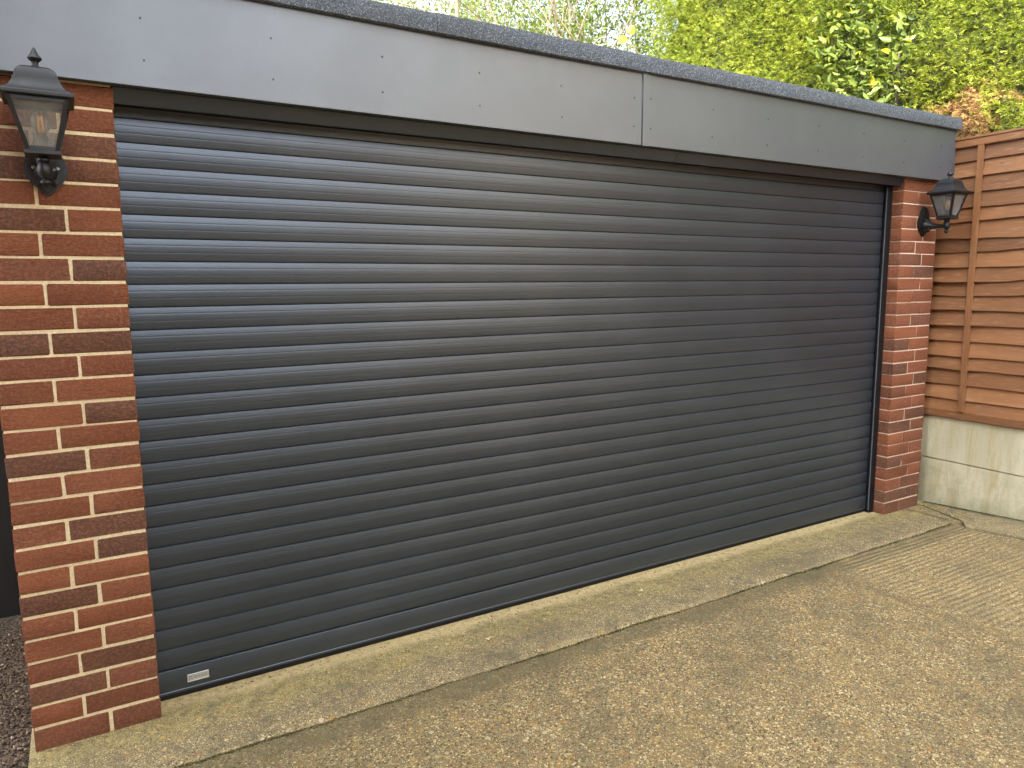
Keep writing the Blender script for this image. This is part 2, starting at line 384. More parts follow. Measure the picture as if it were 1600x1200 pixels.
# foliage
def leaf_mat(name, stops, rough=.55, trans=.30, spec=.4):
    t = NT(name); c = t.ramp(t.tint(), *stops)
    t.fin(c, rough, spec=spec)
    tl = t.n('BsdfTranslucent'); t.l(t.mix(.5, c, (.25, .32, .03), 'MIX'), tl.inputs[0])
    mxs = t.n('MixShader'); mxs.inputs[0].default_value = trans
    t.l(t.p.outputs[0], mxs.inputs[1]); t.l(tl.outputs[0], mxs.inputs[2]); t.l(mxs.outputs[0], t.o.inputs['Surface'])
    return t.m
M['conifer'] = leaf_mat('conifer_foliage', ((0, (.06, .10, .018)), (.35, (.17, .22, .026)), (.7, (.32, .36, .038)), (1, (.46, .46, .08))), .6, .38)
M['dead'] = leaf_mat('dead_conifer_foliage', ((0, (.13, .062, .022)), (.5, (.31, .165, .062)), (1, (.45, .29, .12))), .8, .15)
M['laurel'] = leaf_mat('laurel_leaf', ((0, (.045, .075, .020)), (.5, (.16, .215, .040)), (.9, (.29, .33, .07)), (1, (.45, .42, .03))), .42, .25, .45)
M['small_leaf'] = leaf_mat('pale_leaf', ((0, (.06, .09, .02)), (.5, (.12, .155, .030)), (1, (.20, .22, .05))), .6, .35)
M['olive_leaf'] = leaf_mat('olive_leaf', ((0, (.05, .06, .025)), (.5, (.11, .115, .045)), (1, (.19, .17, .08))), .6, .3)
M['yellow_leaf'] = leaf_mat('yellow_leaf', ((0, (.60, .38, .01)), (1, (.72, .52, .02))), .5, .35)
M['dry_leaf'] = leaf_mat('dry_leaf', ((0, (.30, .15, .06)), (.5, (.45, .30, .13)), (1, (.62, .50, .30))), .7, .15)
M['moss'] = leaf_mat('moss', ((0, (.03, .035, .012)), (.6, (.075, .085, .022)), (1, (.16, .16, .05))), .9, .1)
t = NT('bark'); g = t.noise(40, 5, .7, t.co((1, 1, .25)))
M['bark'] = t.fin(t.ramp(g, (.3, (.10, .075, .05)), (.7, (.26, .21, .15))), .9, nrm=t.bump(g, .6, .01))
t = NT('pale_bark'); g = t.noise(40, 5, .7, t.co((1, 1, .25)))
M['pale_bark'] = t.fin(t.ramp(g, (.3, (.24, .17, .10)), (.7, (.46, .37, .25))), .9, nrm=t.bump(g, .5, .008))
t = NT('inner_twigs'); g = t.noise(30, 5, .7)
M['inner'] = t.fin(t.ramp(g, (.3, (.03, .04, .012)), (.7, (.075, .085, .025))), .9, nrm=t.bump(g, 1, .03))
t = NT('roof_tile'); M['tile'] = t.fin((.13, .06, .045), .8)
t = NT('cream_render'); M['cream_render'] = t.fin((.85, .74, .58), .9)
t = NT('white_upvc'); M['upvc'] = t.fin((.8, .8, .78), .35)
t = NT('window_glass'); M['pane'] = t.fin((.03, .035, .04), .05, spec=.8)
t = NT('soil'); M['soil'] = t.fin(t.ramp(t.noise(4, 6, .6), (.3, (.10, .09, .05)), (.7, (.20, .17, .10))), .95)

# ------------------------------------------------------------------ ground
def patch(name, outline, z, mat, thick=.0):
    b = MB(); n = len(outline)
    b.add([(x, y, z) for x, y in outline], [tuple(range(n))])
    if thick:
        b.add([(x, y, z) for x, y in outline] + [(x, y, z - thick) for x, y in outline],
              [(i, (i + 1) % n, (i + 1) % n + n, i + n) for i in range(n)])
    return b.build(name, mat, kind='structure')
b = MB(); b.add([(-400, -400, -.06), (400, -400, -.06), (400, 400, -.06), (-400, 400, -.06)], [(0, 1, 2, 3)])
b.build('ground', M['soil'], kind='structure')
def wob(x, k): return .006 * math.sin(x * 7.1 + k) + .004 * math.sin(x * 19.3 + 2 * k) + .003 * math.sin(x * 47 + k) + random.uniform(-.003, .003)
xs = np.arange(-.385, 4.44, .02)
front = [(x, -.300 - .012 * math.sin(x * .72) + .45 * wob(x, 1)) for x in xs]
# apron: bevelled worn arris, so the edge catches light
ap = MB(); n = len(front)
rows = [[(x, .16, .0) for x, y in front], [(x, y + .02, .0) for x, y in front], [(x, y + .006 + random.uniform(0, .004), -.004) for x, y in front], [(x, y, -.011) for x, y in front], [(x, y, -.05) for x, y in front]]
vs = [p for r_ in rows for p in r_]
ap.add(vs, [(k * n + i, k * n + i + 1, (k + 1) * n + i + 1, (k + 1) * n + i) for k in range(4) for i in range(n - 1)])
# right-hand tail of the apron runs to the crack along the fence
ap.add([(4.425, .16, 0), (4.60, .16, 0), (4.588, -.018, 0), (4.535, -.18, 0), (4.475, -.335, 0), (4.425, front[-1][1] + .01, 0)], [(0, 1, 2, 3, 4, 5)])
ap.add([(4.475, -.335, 0), (4.425, front[-1][1] + .01, 0), (4.475, -.335, -.05), (4.425, front[-1][1] + .01, -.05)], [(0, 1, 3, 2)])
ap.build('apron_slab', M['apron'], smooth=35, kind='structure')
# driveway, 9 mm gap in front of the apron
fe = [(x, y - .009 + random.uniform(-.002, .002)) for x, y in front]
jt = [(3.098 + .006 * math.sin(k * 1.9) + random.uniform(-.004, .004), -.345 - .075 * k) for k in range(13)] + [(3.09, -12.5)]
patch('driveway', [q for q in fe if q[0] < 3.09] + [(x - .002, y) for x, y in jt] + [(-1.0, -12.5), (-1.0, -.9), (-.6, -.5)], -.014, M['drive'], .04)
patch('driveway', [q for q in fe if q[0] > 3.105] + [(4.45, -.36), (4.40, -.40), (4.47, -.66), (4.44, -1.2), (4.38, -3), (4.05, -12.5)] + [(x + .0025, y) for x, y in jt][::-1], -.0155, M['drive'], .04)
# low concrete haunch between driveway, apron and fence boards
st = MB()
L1 = [(4.61, .10), (4.592, -.02), (4.540, -.18), (4.482, -.335), (4.41, -.395), (4.48, -.66), (4.45, -1.2), (4.40, -3.0)]
zz = [.002, .003, .004, .005, -.004, -.002, .000, .000]
L2 = [(4.652 + .047 * y, y) for y in (.10, -.02, -.18, -.36, -.45, -.70, -1.2, -3.0)]
z2 = [.006, .010, .020, .028, .032, .044, .052, .055]
L1b = [(x + .03, y) for x, y in L1]; z1b = [a + .005 for a in zz]
n = len(L1)
st.add([(x, y, -.04) for x, y in L1] + [(x, y, z) for (x, y), z in zip(L1, zz)] + [(x, y, z) for (x, y), z in zip(L1b, z1b)] + [(x, y, z) for (x, y), z in zip(L2, z2)],
       [(k * n + i, k * n + i + 1, (k + 1) * n + i + 1, (k + 1) * n + i) for k in range(3) for i in range(n - 1)])
st.build('kerb_strip', M['apron'], kind='structure')
patch('gravel_path', [(-.389, 1.6), (-.389, -.29), (-.62, -.47), (-1.0, -.88), (-1.0, 1.6)], -.03, M['gravel'])
# loose chippings of the path
V = []; F = []; T = []
for i in range(1500):
    x = random.uniform(-.95, -.40); y = random.uniform(-.27 if x > -.5 else -.4, 1.1); r_ = random.uniform(.003, .0075)
    bm = bmesh.new(); bmesh.ops.create_icosphere(bm, subdivisions=1, radius=r_)
    rot = Matrix.Rotation(random.uniform(0, 6), 3, 'Z'); sc = Vector((1, random.uniform(.6, 1), random.uniform(.45, .8)))
    vv = [rot @ Vector((v.co.x * sc.x, v.co.y * sc.y, v.co.z * sc.z)) + Vector((x, y, -.027 + random.uniform(0, .004))) for v in bm.verts]
    o0 = len(V); V += [p[:] for p in vv]; F += [[v.index + o0 for v in f.verts] for f in bm.faces]; T += [random.random()] * len(vv); bm.free()
ch = np_mesh('gravel_chippings', np.array(V), np.array(F), np.array(T), M['pebble'])
tag(ch, 'loose brown stone chippings beside the left brick pillar', 'gravel', kind='stuff')
# moss and dirt in the joint
V = []; F = []; T = []
def tuft(x, y, z, s, tn):
    a = random.uniform(0, 6.28); up = Vector((random.uniform(-.5, .5), random.uniform(-.5, .5), 1)).normalized()
    sd_ = Vector((math.cos(a), math.sin(a), random.uniform(-.3, .3))); p = Vector((x, y, z)); o0 = len(V)
    V.extend([(p - sd_ * s)[:], (p + sd_ * s)[:], (p + sd_ * s * .7 + up * s)[:], (p - sd_ * s * .7 + up * s)[:]]); F.append([o0, o0 + 1, o0 + 2, o0 + 3]); T.extend([tn] * 4)
for i in range(5200):
    x = random.uniform(-.37, 4.42)
    dens = .5 + .5 * math.sin(x * 3.1 + 1) * math.sin(x * 7.7)
    if random.random() > dens: continue
    yf = float(np.interp(x, xs, [q[1] for q in front]))
    tuft(x, yf - .006 + random.gauss(0, .005), -.016 + random.uniform(0, .005), random.uniform(.0015, .004), random.random())
for i in range(500):
    k = random.random(); tuft(4.59 - .115 * k + random.gauss(0, .003), -.02 - .31 * k, .003, random.uniform(.0015, .0035), random.random())
for i in range(1500):
    k = random.random(); y = -k * 1.2; tuft(4.650 + .047 * y + random.gauss(0, .004), y, .012 + .045 * min(1, k * 1.8), random.uniform(.002, .005), random.random() * .7)
ms = np_mesh('moss', np.array(V), np.array(F), np.array(T), M['moss'])
tag(ms, 'dark moss growing in the joint between apron and driveway', 'moss', kind='stuff')

# grit and crumbs of stone swept against the door, the joint and the pillar feet
V = []; F = []; T = []
for i in range(520):
    q = random.random()
    if q < .45: x, y = random.uniform(.02, 4.15), .085 - abs(random.gauss(0, .025))
    elif q < .75:
        x = random.uniform(-.3, 4.4); y = float(np.interp(x, xs, [p_[1] for p_ in front])) + random.gauss(.012, .02)
    else: x, y = random.uniform(-.3, 4.4), random.uniform(-.28, .05)
    if (x < .01 or x > 4.18) and y > -.006: continue
    z_ = .001 if y > float(np.interp(x, xs, [p_[1] for p_ in front])) + .004 else -.012
    r_ = random.uniform(.0012, .0034); bm = bmesh.new(); bmesh.ops.create_icosphere(bm, subdivisions=1, radius=r_)
    o0 = len(V); V += [(v.co.x * random.uniform(.8, 1.2) + x, v.co.y + y, v.co.z * .7 + z_) for v in bm.verts]; F += [[v.index + o0 for v in f.verts] for f in bm.faces]; T += [random.uniform(.1, 1)] * len(bm.verts); bm.free()
tag(np_mesh('grit', np.array(V), np.array(F), np.array(T), M['pebble']), 'fine stone grit scattered over the apron in front of the door', 'grit', kind='stuff')

# ------------------------------------------------------------------ garage
W = 4.193; C = .075
garage = empty('garage', (0, 0, 0), 'flat roofed brick garage with anthracite roller door and grey fascia', 'garage')
def pillar(name, x0, x1, jEven, jOdd, joint, mats, tints, label, rec):
    b = MB(); j = joint / 2
    for k in range(28):
        xj = jEven if k % 2 == 0 else jOdd
        z0 = k * C - (0.02 if k == 0 else 0) + j; z1 = (k + 1) * C - j
        for s_, (a, e) in enumerate(((x0, xj - j), (xj + j, x1))):
            tn = tints.get((k, s_)); tn = (random.gauss(.60, .09) if tn is None else tn + random.gauss(0, .04))
            dy = random.uniform(-.0012, .0012)
            wz = random.uniform(-.0012, .0012)
            b.box((a + random.uniform(-.0012, .0012), dy, z0 + wz), (e + random.uniform(-.0012, .0012), .1025, z1 + wz), tn, 0, .004, .0014, 2)
    b.box((x0 + .004, rec, -.03), (x1 - .004, .100, 28 * C + .005), .5, 1)
    o = b.build('brick_pillar', mats, garage, smooth=50); o['label'] = label; return o
dk, md = .12, .30
tl = {(0, 0): .42, (0, 1): .34, (1, 1): .45, (2, 0): .22, (2, 1): .42, (3, 1): .14, (3, 0): .48, (6, 0): .16, (8, 1): .12, (9, 1): .10, (12, 0): .10, (14, 1): .10,
      (17, 0): .12, (17, 1): .10, (20, 1): .06, (22, 0): .08, (24, 0): .2, (24, 1): .25, (25, 1): .16, (25, 0): .3}
pillar('l', -.369, 0, -.151, -.224, .0095, [M['brick'], M['mortar']], tl, 'red brick pillar with wide cream mortar joints', .0035)
tr_ = {(0, 0): .3, (0, 1): .2, (1, 0): .14, (1, 1): .14, (2, 1): .2, (4, 0): .18, (7, 0): .15, (8, 1): .12, (7, 1): .35, (11, 1): .15, (12, 0): .2, (20, 1): .2, (21, 0): .25, (16, 1): .2, (14, 0): .2, (25, 1): .25}
pillar('r', W, W + .377, W + .159, W + .234, .0065, [M['brick_worn'], M['mortar_pink']], tr_, 'worn red brick pillar with thin pinkish mortar joints', .0032)
def part(name, mat, *boxes, bev=0.0, parent=garage, smooth=None):
    b = MB()
    for a, e in boxes: b.box(a, e, random.uniform(.3, .7), 0, bev, 0, 2)
    return b.build(name, mat, parent, smooth)
part('side_wall', M['brickwork'], ((-.366, .1035, -.03), (-.26, 5.5, 2.1)))
part('side_wall', M['brickwork'], ((W + .27, .1035, -.03), (W + .372, 5.5, 2.1)))
part('rear_wall', M['brickwork'], ((-.255, 5.39, -.03), (W + .265, 5.495, 2.1)))
part('floor_slab', M['apron'], ((-.255, .165, -.03), (W + .265, 5.385, -.004)))
part('roof_deck', M['felt'], ((-.62, -.034, 2.40), (W + .43, 5.60, 2.43)))
# boards above the door
FZ0, FZ1, FY = 2.0975, 2.44, -.042
def board(x0, x1):
    b = MB(); b.box((x0, FY, FZ0), (x1, FY + .012, FZ1), .5, 0, .0015)
    b.box((x0, FY + .013, FZ0 + .001), (x1, -.0035, FZ0 + .010), .5)   # returned soffit lip
    return b.build('fascia_board', M['fascia'], garage, 40)
fb1 = board(-.62, 2.092); fb2 = board(2.0935, 4.622)
fb1['label'] = 'long left fascia board, pale under the sky'; fb2['label'] = 'right fascia board ending by the fence'
part('joint_strip', M['fascia'], ((2.0945, FY - .0055, FZ0 - .002), (2.130, FY - .0005, FZ1 - .03)), bev=.001)
part('end_trim', M['fascia'], ((4.6225, FY - .002, FZ0 - .001), (4.644, .01, FZ1 - .001)), bev=.0015)
part('end_fascia', M['fascia'], ((4.60, .0105, FZ0), (4.612, 5.58, FZ1)))
part('end_fascia', M['fascia'], ((-.617, -.028, FZ0), (-.605, 5.58, FZ1)))
part('soffit', M['fascia'], ((-.60, .1035, FZ0 + .002), (-.37, 5.58, FZ0 + .012)))
part('soffit', M['fascia'], ((4.567, .0105, FZ0 + .002), (4.5995, 5.58, FZ0 + .012)))
sp = [(.09, fb1), (.481, fb1), (.871, fb1), (1.266, fb1), (1.656, fb1), (2.046, fb1), (2.143, fb2), (2.535, fb2), (2.922, fb2), (3.318, fb2), (3.709, fb2), (4.10, fb2), (4.48, fb2), (-.30, fb1)]
smesh = None
for x, pb in sp:
    for z in (2.300, 2.174):
        zz_ = z + random.uniform(-.004, .004); xx_ = x + random.uniform(-.003, .003)
        b = MB(); q = [(xx_ + .0032 * math.cos(a), zz_ + .0032 * math.sin(a)) for a in [i * math.pi / 5 for i in range(10)]]
        b.prism(q, 1, FY - .0022, FY - .0002)
        b.build('screw', M['dscrew'], pb)
# felt edge: two overlapping lengths of trim with a drip
def felt_edge(x0, x1, dy, dz):
    b = MB(); y0 = -.066 + dy
    prof = [(y0 + .012, 2.406), (y0 + .001, 2.4105), (y0, 2.43), (y0 + .0015, 2.462), (y0 + .010, 2.480 + dz), (y0 + .03, 2.486 + dz), (y0 + .10, 2.474 + dz), (y0 + .30, 2.445 + dz), (y0 + .30, 2.432), (y0 + .02, 2.432)]
    n = max(2, int((x1 - x0) / .05)); vs = []; m_ = len(prof)
    for i in range(n + 1):
        x = x0 + (x1 - x0) * i / n; ww = .0016 * math.sin(x * 3.7) + random.uniform(-.0005, .0005)
        vs += [(x, y + ww, z + .0015 * math.sin(x * 2.3 + 1)) for y, z in prof]
    fs = [(i * m_ + k, i * m_ + (k + 1) % m_, (i + 1) * m_ + (k + 1) % m_, (i + 1) * m_ + k) for i in range(n) for k in range(m_)]
    fs += [tuple(range(m_))[::-1], tuple(range(n * m_, (n + 1) * m_))]
    b.add(vs, fs); return b.build('felt_edging', M['felt'], garage, 40)
felt_edge(-.66, 1.080, 0, 0); felt_edge(1.081, 2.032, -.0025, .002); felt_edge(2.033, 4.652, 0, 0)
part('felt_edging', M['felt'], ((4.605, -.03, 2.409), (4.655, 5.62, 2.478)), bev=.006)
part('roof_felt', M['felt'], ((-.62, .235, 2.431), (4.60, 5.60, 2.440)))
# lintel trim
for a_, e_ in ((.001, 2.354), (2.356, 4.192)):
    b = MB(); b.prism([(-.002, 2.0965), (.022, 2.0535), (.026, 2.0515), (.030, 2.0535), (.030, 2.0965)], 0, a_, e_); b.build('lintel_trim', M['door'], garage, 30)
part('lintel', M['black'], ((.001, .0305, 2.06), (4.192, .094, 2.0965)))
part('door_head', M['black'], ((-.25, .135, 2.05), (W + .26, .50, 2.39)))
part('guide_rail', M['black'], ((4.146, .070, .002), (4.192, .098, 2.055)), ((4.158, .0985, .002), (4.25, .16, 2.055)), bev=.0015)
part('guide_rail', M['black'], ((-.10, .1035, .002), (-.05, .16, 2.055)), ((-.0495, .125, .002), (.0, .16, 2.055)), bev=.0015)
gr = part('brush_seal', M['brush'], ((4.1425, .074, .02), (4.1455, .079, 2.05)))
# the curtain: 26 interlocked curved slats
P = .0765
body = [(.000, .0000), (.012, .0045), (.030, .0062)]
def slat_profile():
    pr = []
    def arc(t): return .0060 + .0064 * math.sin(math.pi * (t * .74 + .22))
    for t_ in np.linspace(.03, .30, 6): pr.append((t_, arc(t_)))
    pr += [(.309, arc(.309) - .00022), (.316, arc(.316) - .0001)]
    for t_ in np.linspace(.325, .62, 6): pr.append((t_, arc(t_)))
    pr += [(.628, arc(.628) - .00022), (.635, arc(.635) - .0001)]
    for t_ in np.linspace(.65, .965, 7): pr.append((t_, arc(t_)))
    return [(0.0, -.001), (.004, .0042), (.016, .0068)] + pr + [(.981, .0065), (.990, .0)]
SP = slat_profile()
cb_ = MB(); x0, x1 = .0015, 4.157; nx = 48
YD = .112
for s_ in range(26):
    zt = .115 + (s_ + 1) * P; ph = random.uniform(0, 6); amp = random.uniform(.0002, .0008); dy = random.uniform(-.0007, .0007)
    vs = []; m_ = len(SP)
    for i in range(nx + 1):
        x = x0 + (x1 - x0) * i / nx; oy = dy + amp * math.sin(x * 2.1 + ph); tl_ = .0009 * math.sin(x * 1.3 + ph * 2)
        vs += [(x, YD - yy + oy + tl_ * (t_ - .5), zt - t_ * P) for t_, yy in SP]
    fs = [(i * m_ + k, i * m_ + k + 1, (i + 1) * m_ + k + 1, (i + 1) * m_ + k) for i in range(nx) for k in range(m_ - 1)]
    cb_.add(vs, fs, .5)
cb_.box((x0, YD + .003, .10), (x1, YD + .008, .115 + 26 * P), .5)
door = cb_.build('roller_door', M['door'], garage, 24)
def sub(name, mat, *boxes, **k): return part(name, mat, *boxes, parent=door, **k)
bb = MB()
prof = [(YD - .012, .112), (YD - .0135, .108), (YD - .0135, .040), (YD - .0115, .034), (YD - .0115, .031), (YD - .014, .029), (YD - .014, .022), (YD + .006, .022), (YD + .006, .112)]
bb.prism(prof, 0, x0, x1); bb.build('bottom_bar', M['door'], door, 40)
rs = MB(); rs.prism([(YD - .011, .0215), (YD - .012, .012), (YD - .006, .001), (YD + .003, .001), (YD + .005, .0215)], 0, x0, x1); rs.build('rubber_seal', M['rubber'], door, 40)
# small maker's plate; the stamped letters are too small to read in the photo
np_ = MB(); PX0, PX1, PZ0, PZ1 = .098, .172, .052, .080; py = YD - .0137
np_.box((PX0, py - .0022, PZ0), (PX1, py - .0002, PZ1), .5, 0, .0008)
for a, e in (((PX0, PZ0), (PX1, PZ0 + .0025)), ((PX0, PZ1 - .0025), (PX1, PZ1)), ((PX0, PZ0), (PX0 + .002, PZ1)), ((PX1 - .002, PZ0), (PX1, PZ1))):
    np_.box((a[0] + .0003, py - .0032, a[1] + .0003), (e[0] - .0003, py - .0021, e[1] - .0003), .5, 0)
def ink(x, z, w_, h_): np_.box((x, py - .0027, z), (x + w_, py - .0021, z + h_), .5, 1)
bx_, bz_ = PX0 + .0055, PZ0 + .006
ink(bx_, bz_, .0022, .016); ink(bx_ + .0024, bz_ + .0135, .008, .0025); ink(bx_ + .0085, bz_ + .007, .0022, .0062); ink(bx_ + .0024, bz_ + .0058, .0058, .0022); ink(bx_ + .0085, bz_, .0022, .0055)
for i in range(9):
    lx = PX0 + .0215 + i * .0052; hh = random.choice((.007, .009, .009, .011))
    ink(lx, PZ0 + .009, .0012, hh); ink(lx + .0014, PZ0 + .009 + hh - .0016, .0022, .0014)
    if i % 2: ink(lx + .0026, PZ0 + .009, .0011, hh - .002)
np_.build('name_plate', [M['plate'], M['ink']], door)

# ------------------------------------------------------------------ lanterns
def lantern(x, label):
    y = -.150
    rt = empty('wall_lantern', (x, 0, 1.846), label, 'wall lantern', 'coach lanterns on the garage pillars')
    o0 = Vector((0, 0, 0)); ax = (0, y, 0)               # local coordinates: z = 0 is world 1.846
    zz = lambda z: z - 1.846
    # shield back plate with a raised inner field
    def shield(s):
        pts = []
        for a, b_ in ((0, -.090), (.018, -.074), (.040, -.052), (.052, -.032), (.056, -.008), (.050, .016), (.040, .034), (.034, .052), (.024, .070), (.012, .084), (0, .092)): pts.append((a * s, b_ * s))
        return pts + [(-a, b_) for a, b_ in pts[-2:0:-1]]
    b = MB(); b.prism(shield(1.0), 1, -.014, -.0005); b.prism(shield(.90), 1, -.022, -.0142); b.prism(shield(.72), 1, -.026, -.0222)
    bp = b.build('back_plate', M['lantern'], rt, 30)
    for sx in (-1, 1):
        b = MB(); q = [(sx * .031 + .0048 * math.cos(a), -.010 + .0048 * math.sin(a)) for a in [i * math.pi / 6 for i in range(12)]]
        b.prism(q, 1, -.0295, -.0263); b.build('screw', M['chrome'], bp)
    # bracket arm: flared at the plate, slim at the lantern, with a rib on each side
    b = MB()
    pts = [(0, -.026, zz(1.822)), (0, -.040, zz(1.821)), (0, -.060, zz(1.817)), (0, -.085, zz(1.814)), (0, -.115, zz(1.813)), (0, y, zz(1.813))]
    b.tube(pts, [.030, .024, .017, .0125, .0105, .010], 14)
    for sx in (-1, 1):
        b.tube([(sx * .020, -.027, zz(1.862)), (sx * .013, -.050, zz(1.838)), (sx * .0105, -.085, zz(1.824)), (sx * .009, -.125, zz(1.820))], [.005, .0045, .004, .003], 8)
        b.tube([(sx * .020, -.027, zz(1.786)), (sx * .013, -.050, zz(1.802)), (sx * .0105, -.085, zz(1.806)), (sx * .009, -.125, zz(1.808))], [.005, .0045, .004, .003], 8)
    b.build('arm', M['lantern'], rt, 40)
    b = MB(); b.lathe([(.001, zz(1.766)), (.007, zz(1.770)), (.0135, zz(1.777)), (.0135, zz(1.782)), (.007, zz(1.788)), (.009, zz(1.791)), (.017, zz(1.800)), (.0195, zz(1.813)), (.017, zz(1.826)), (.012, zz(1.834)), (.017, zz(1.838)), (.017, zz(1.843)), (.011, zz(1.848)), (.020, zz(1.853))], ax)
    b.build('lower_finial', M['lantern'], rt, 40)
    # body
    hb, ht, zb, zt = .040, .0745, zz(1.862), zz(2.000)
    b = MB()
    b.rings([(hb - .002, zz(1.850)), (hb + .004, zz(1.852)), (hb + .004, zb - .0005), (hb - .002, zb)], ax)
    for sx in (-1, 1):
        for sy in (-1, 1):
            w_ = .0055; vs = []
            for h, z in ((hb, zb + .0003), (ht, zt)):
                cx, cy = sx * h, y + sy * h
                vs += [(cx, cy, z), (cx - sx * w_ * 2, cy, z), (cx - sx * w_ * 2, cy - sy * .003, z), (cx - sx * .003, cy - sy * w_ * 2, z), (cx, cy - sy * w_ * 2, z)]
            b.add(vs, [(i, (i + 1) % 5, (i + 1) % 5 + 5, i + 5) for i in range(5)] + [(4, 3, 2, 1, 0), (5, 6, 7, 8, 9)])
    for h, z, d in ((hb, zb + .0005, .010), (ht - .002, zt - .012, .012)):
        for sgn in (-1, 1):
            hh = h - .0105
            b.box((-hh, y + sgn * (h - .0005) - .0015, z), (hh, y + sgn * (h - .0005) + .0015, z + d))
            b.box((sgn * (h - .0005) - .0015, y - hh, z), (sgn * (h - .0005) + .0015, y + hh, z + d))
    b.build('frame', M['lantern'], rt, 30)
    for nx_, ny_ in ((0, -1), (0, 1), (1, 0), (-1, 0)):
        vs = []
        for th_ in (.0035, .0055):
            for h, z in ((hb, zb + .002), (ht, zt - .001)):
                for s_ in (-1, 1):
                    e = (h - .006) * s_
                    vs.append((nx_ * (h - th_) + (e if nx_ == 0 else 0), y + ny_ * (h - th_) + (e if ny_ == 0 else 0), z))
        b = MB(); b.add(vs, [(0, 1, 3, 2), (4, 6, 7, 5), (0, 4, 5, 1), (2, 3, 7, 6), (0, 2, 6, 4), (1, 5, 7, 3)])
        b.build('glass_pane', M['glass'], rt)
    # cap: square rim, ogee flare, step, dome
    b = MB()
    b.rings([(.074, zz(1.998)), (.0835, zz(1.999)), (.0865, zz(2.002)), (.0865, zz(2.009)), (.0835, zz(2.0125)), (.076, zz(2.016)), (.067, zz(2.023)), (.060, zz(2.033)), (.0555, zz(2.044)), (.0545, zz(2.050)), (.0515, zz(2.0525)),
             (.0505, zz(2.060)), (.0475, zz(2.070)), (.041, zz(2.079)), (.031, zz(2.0855)), (.018, zz(2.089)), (.010, zz(2.090))], ax)
    cap = b.build('cap', M['lantern'], rt, 32)
    b = MB(); b.lathe([(.013, zz(2.0885)), (.009, zz(2.093)), (.0075, zz(2.098)), (.0085, zz(2.104)), (.015, zz(2.109)), (.0175, zz(2.113)), (.0165, zz(2.117)), (.011, zz(2.122)), (.0085, zz(2.129)), (.0055, zz(2.134)), (.0045, zz(2.139)), (.001, zz(2.143))], ax)
    b.build('finial', M['lantern'], cap, 40)
    b = MB(); b.lathe([(.0155, zb), (.0155, zb + .040), (.014, zb + .044), (.010, zb + .045)], ax); b.build('lamp_holder', M['black'], rt, 40)
    b = MB(); b.lathe([(.0095, zb + .046), (.013, zb + .052), (.0215, zb + .068), (.0255, zb + .084), (.0235, zb + .099), (.016, zb + .110), (.006, zb + .1145), (.001, zb + .115)], ax)
    bu = b.build('bulb', M['bulb'], rt, 60)
    b = MB()
    for i in range(4):
        a = i * math.pi / 2 + .5; b.tube([(.009 * math.cos(a), y + .009 * math.sin(a), zb + .054), (.006 * math.cos(a), y + .006 * math.sin(a), zb + .098)], [.0019, .0019], 6)
    b.build('filament', M['filament'], bu)
    return rt
lantern(-.193, 'black coach lantern on the near brick pillar with wide cream joints')
lantern(4.405, 'black coach lantern on the far brick pillar in front of the brown timber fence')

# ------------------------------------------------------------------ fence on its concrete boards
FD = Vector((math.sin(R(2.7)), math.cos(R(2.7)), 0)); FN = Vector((-FD.y, FD.x, 0))   # along the fence, towards the yard
F0 = Vector((4.655, 0, 0))
def fpt(s, h, z): q = F0 + FD * s + FN * h; return (q.x, q.y, z)      # s along (negative = nearer), h out of the plane
def fbox(b, s0, s1, h0, h1, z0, z1, col=.5, bev=.003):
    bm = bmesh.new(); bmesh.ops.create_cube(bm, size=1.0)
    for v in bm.verts: v.co = Vector(((s0 + s1) / 2 + v.co.x * (s1 - s0), (h0 + h1) / 2 + v.co.y * (h1 - h0), (z0 + z1) / 2 + v.co.z * (z1 - z0)))
    if bev: bmesh.ops.bevel(bm, geom=bm.edges[:], offset=bev, segments=2, affect='EDGES')
    for v in bm.verts: v.co = Vector(fpt(*v.co))
    b.bm(bm, col)
def gravel_board(s0, s1, z0, z1, label, group=None):
    b = MB(); fbox(b, s0, s1, -.05, 0, z0, z1, .5, .006); o = b.build('gravel_board', M['gboard'], None, 30)
    tag(o, label, 'gravel board', group)
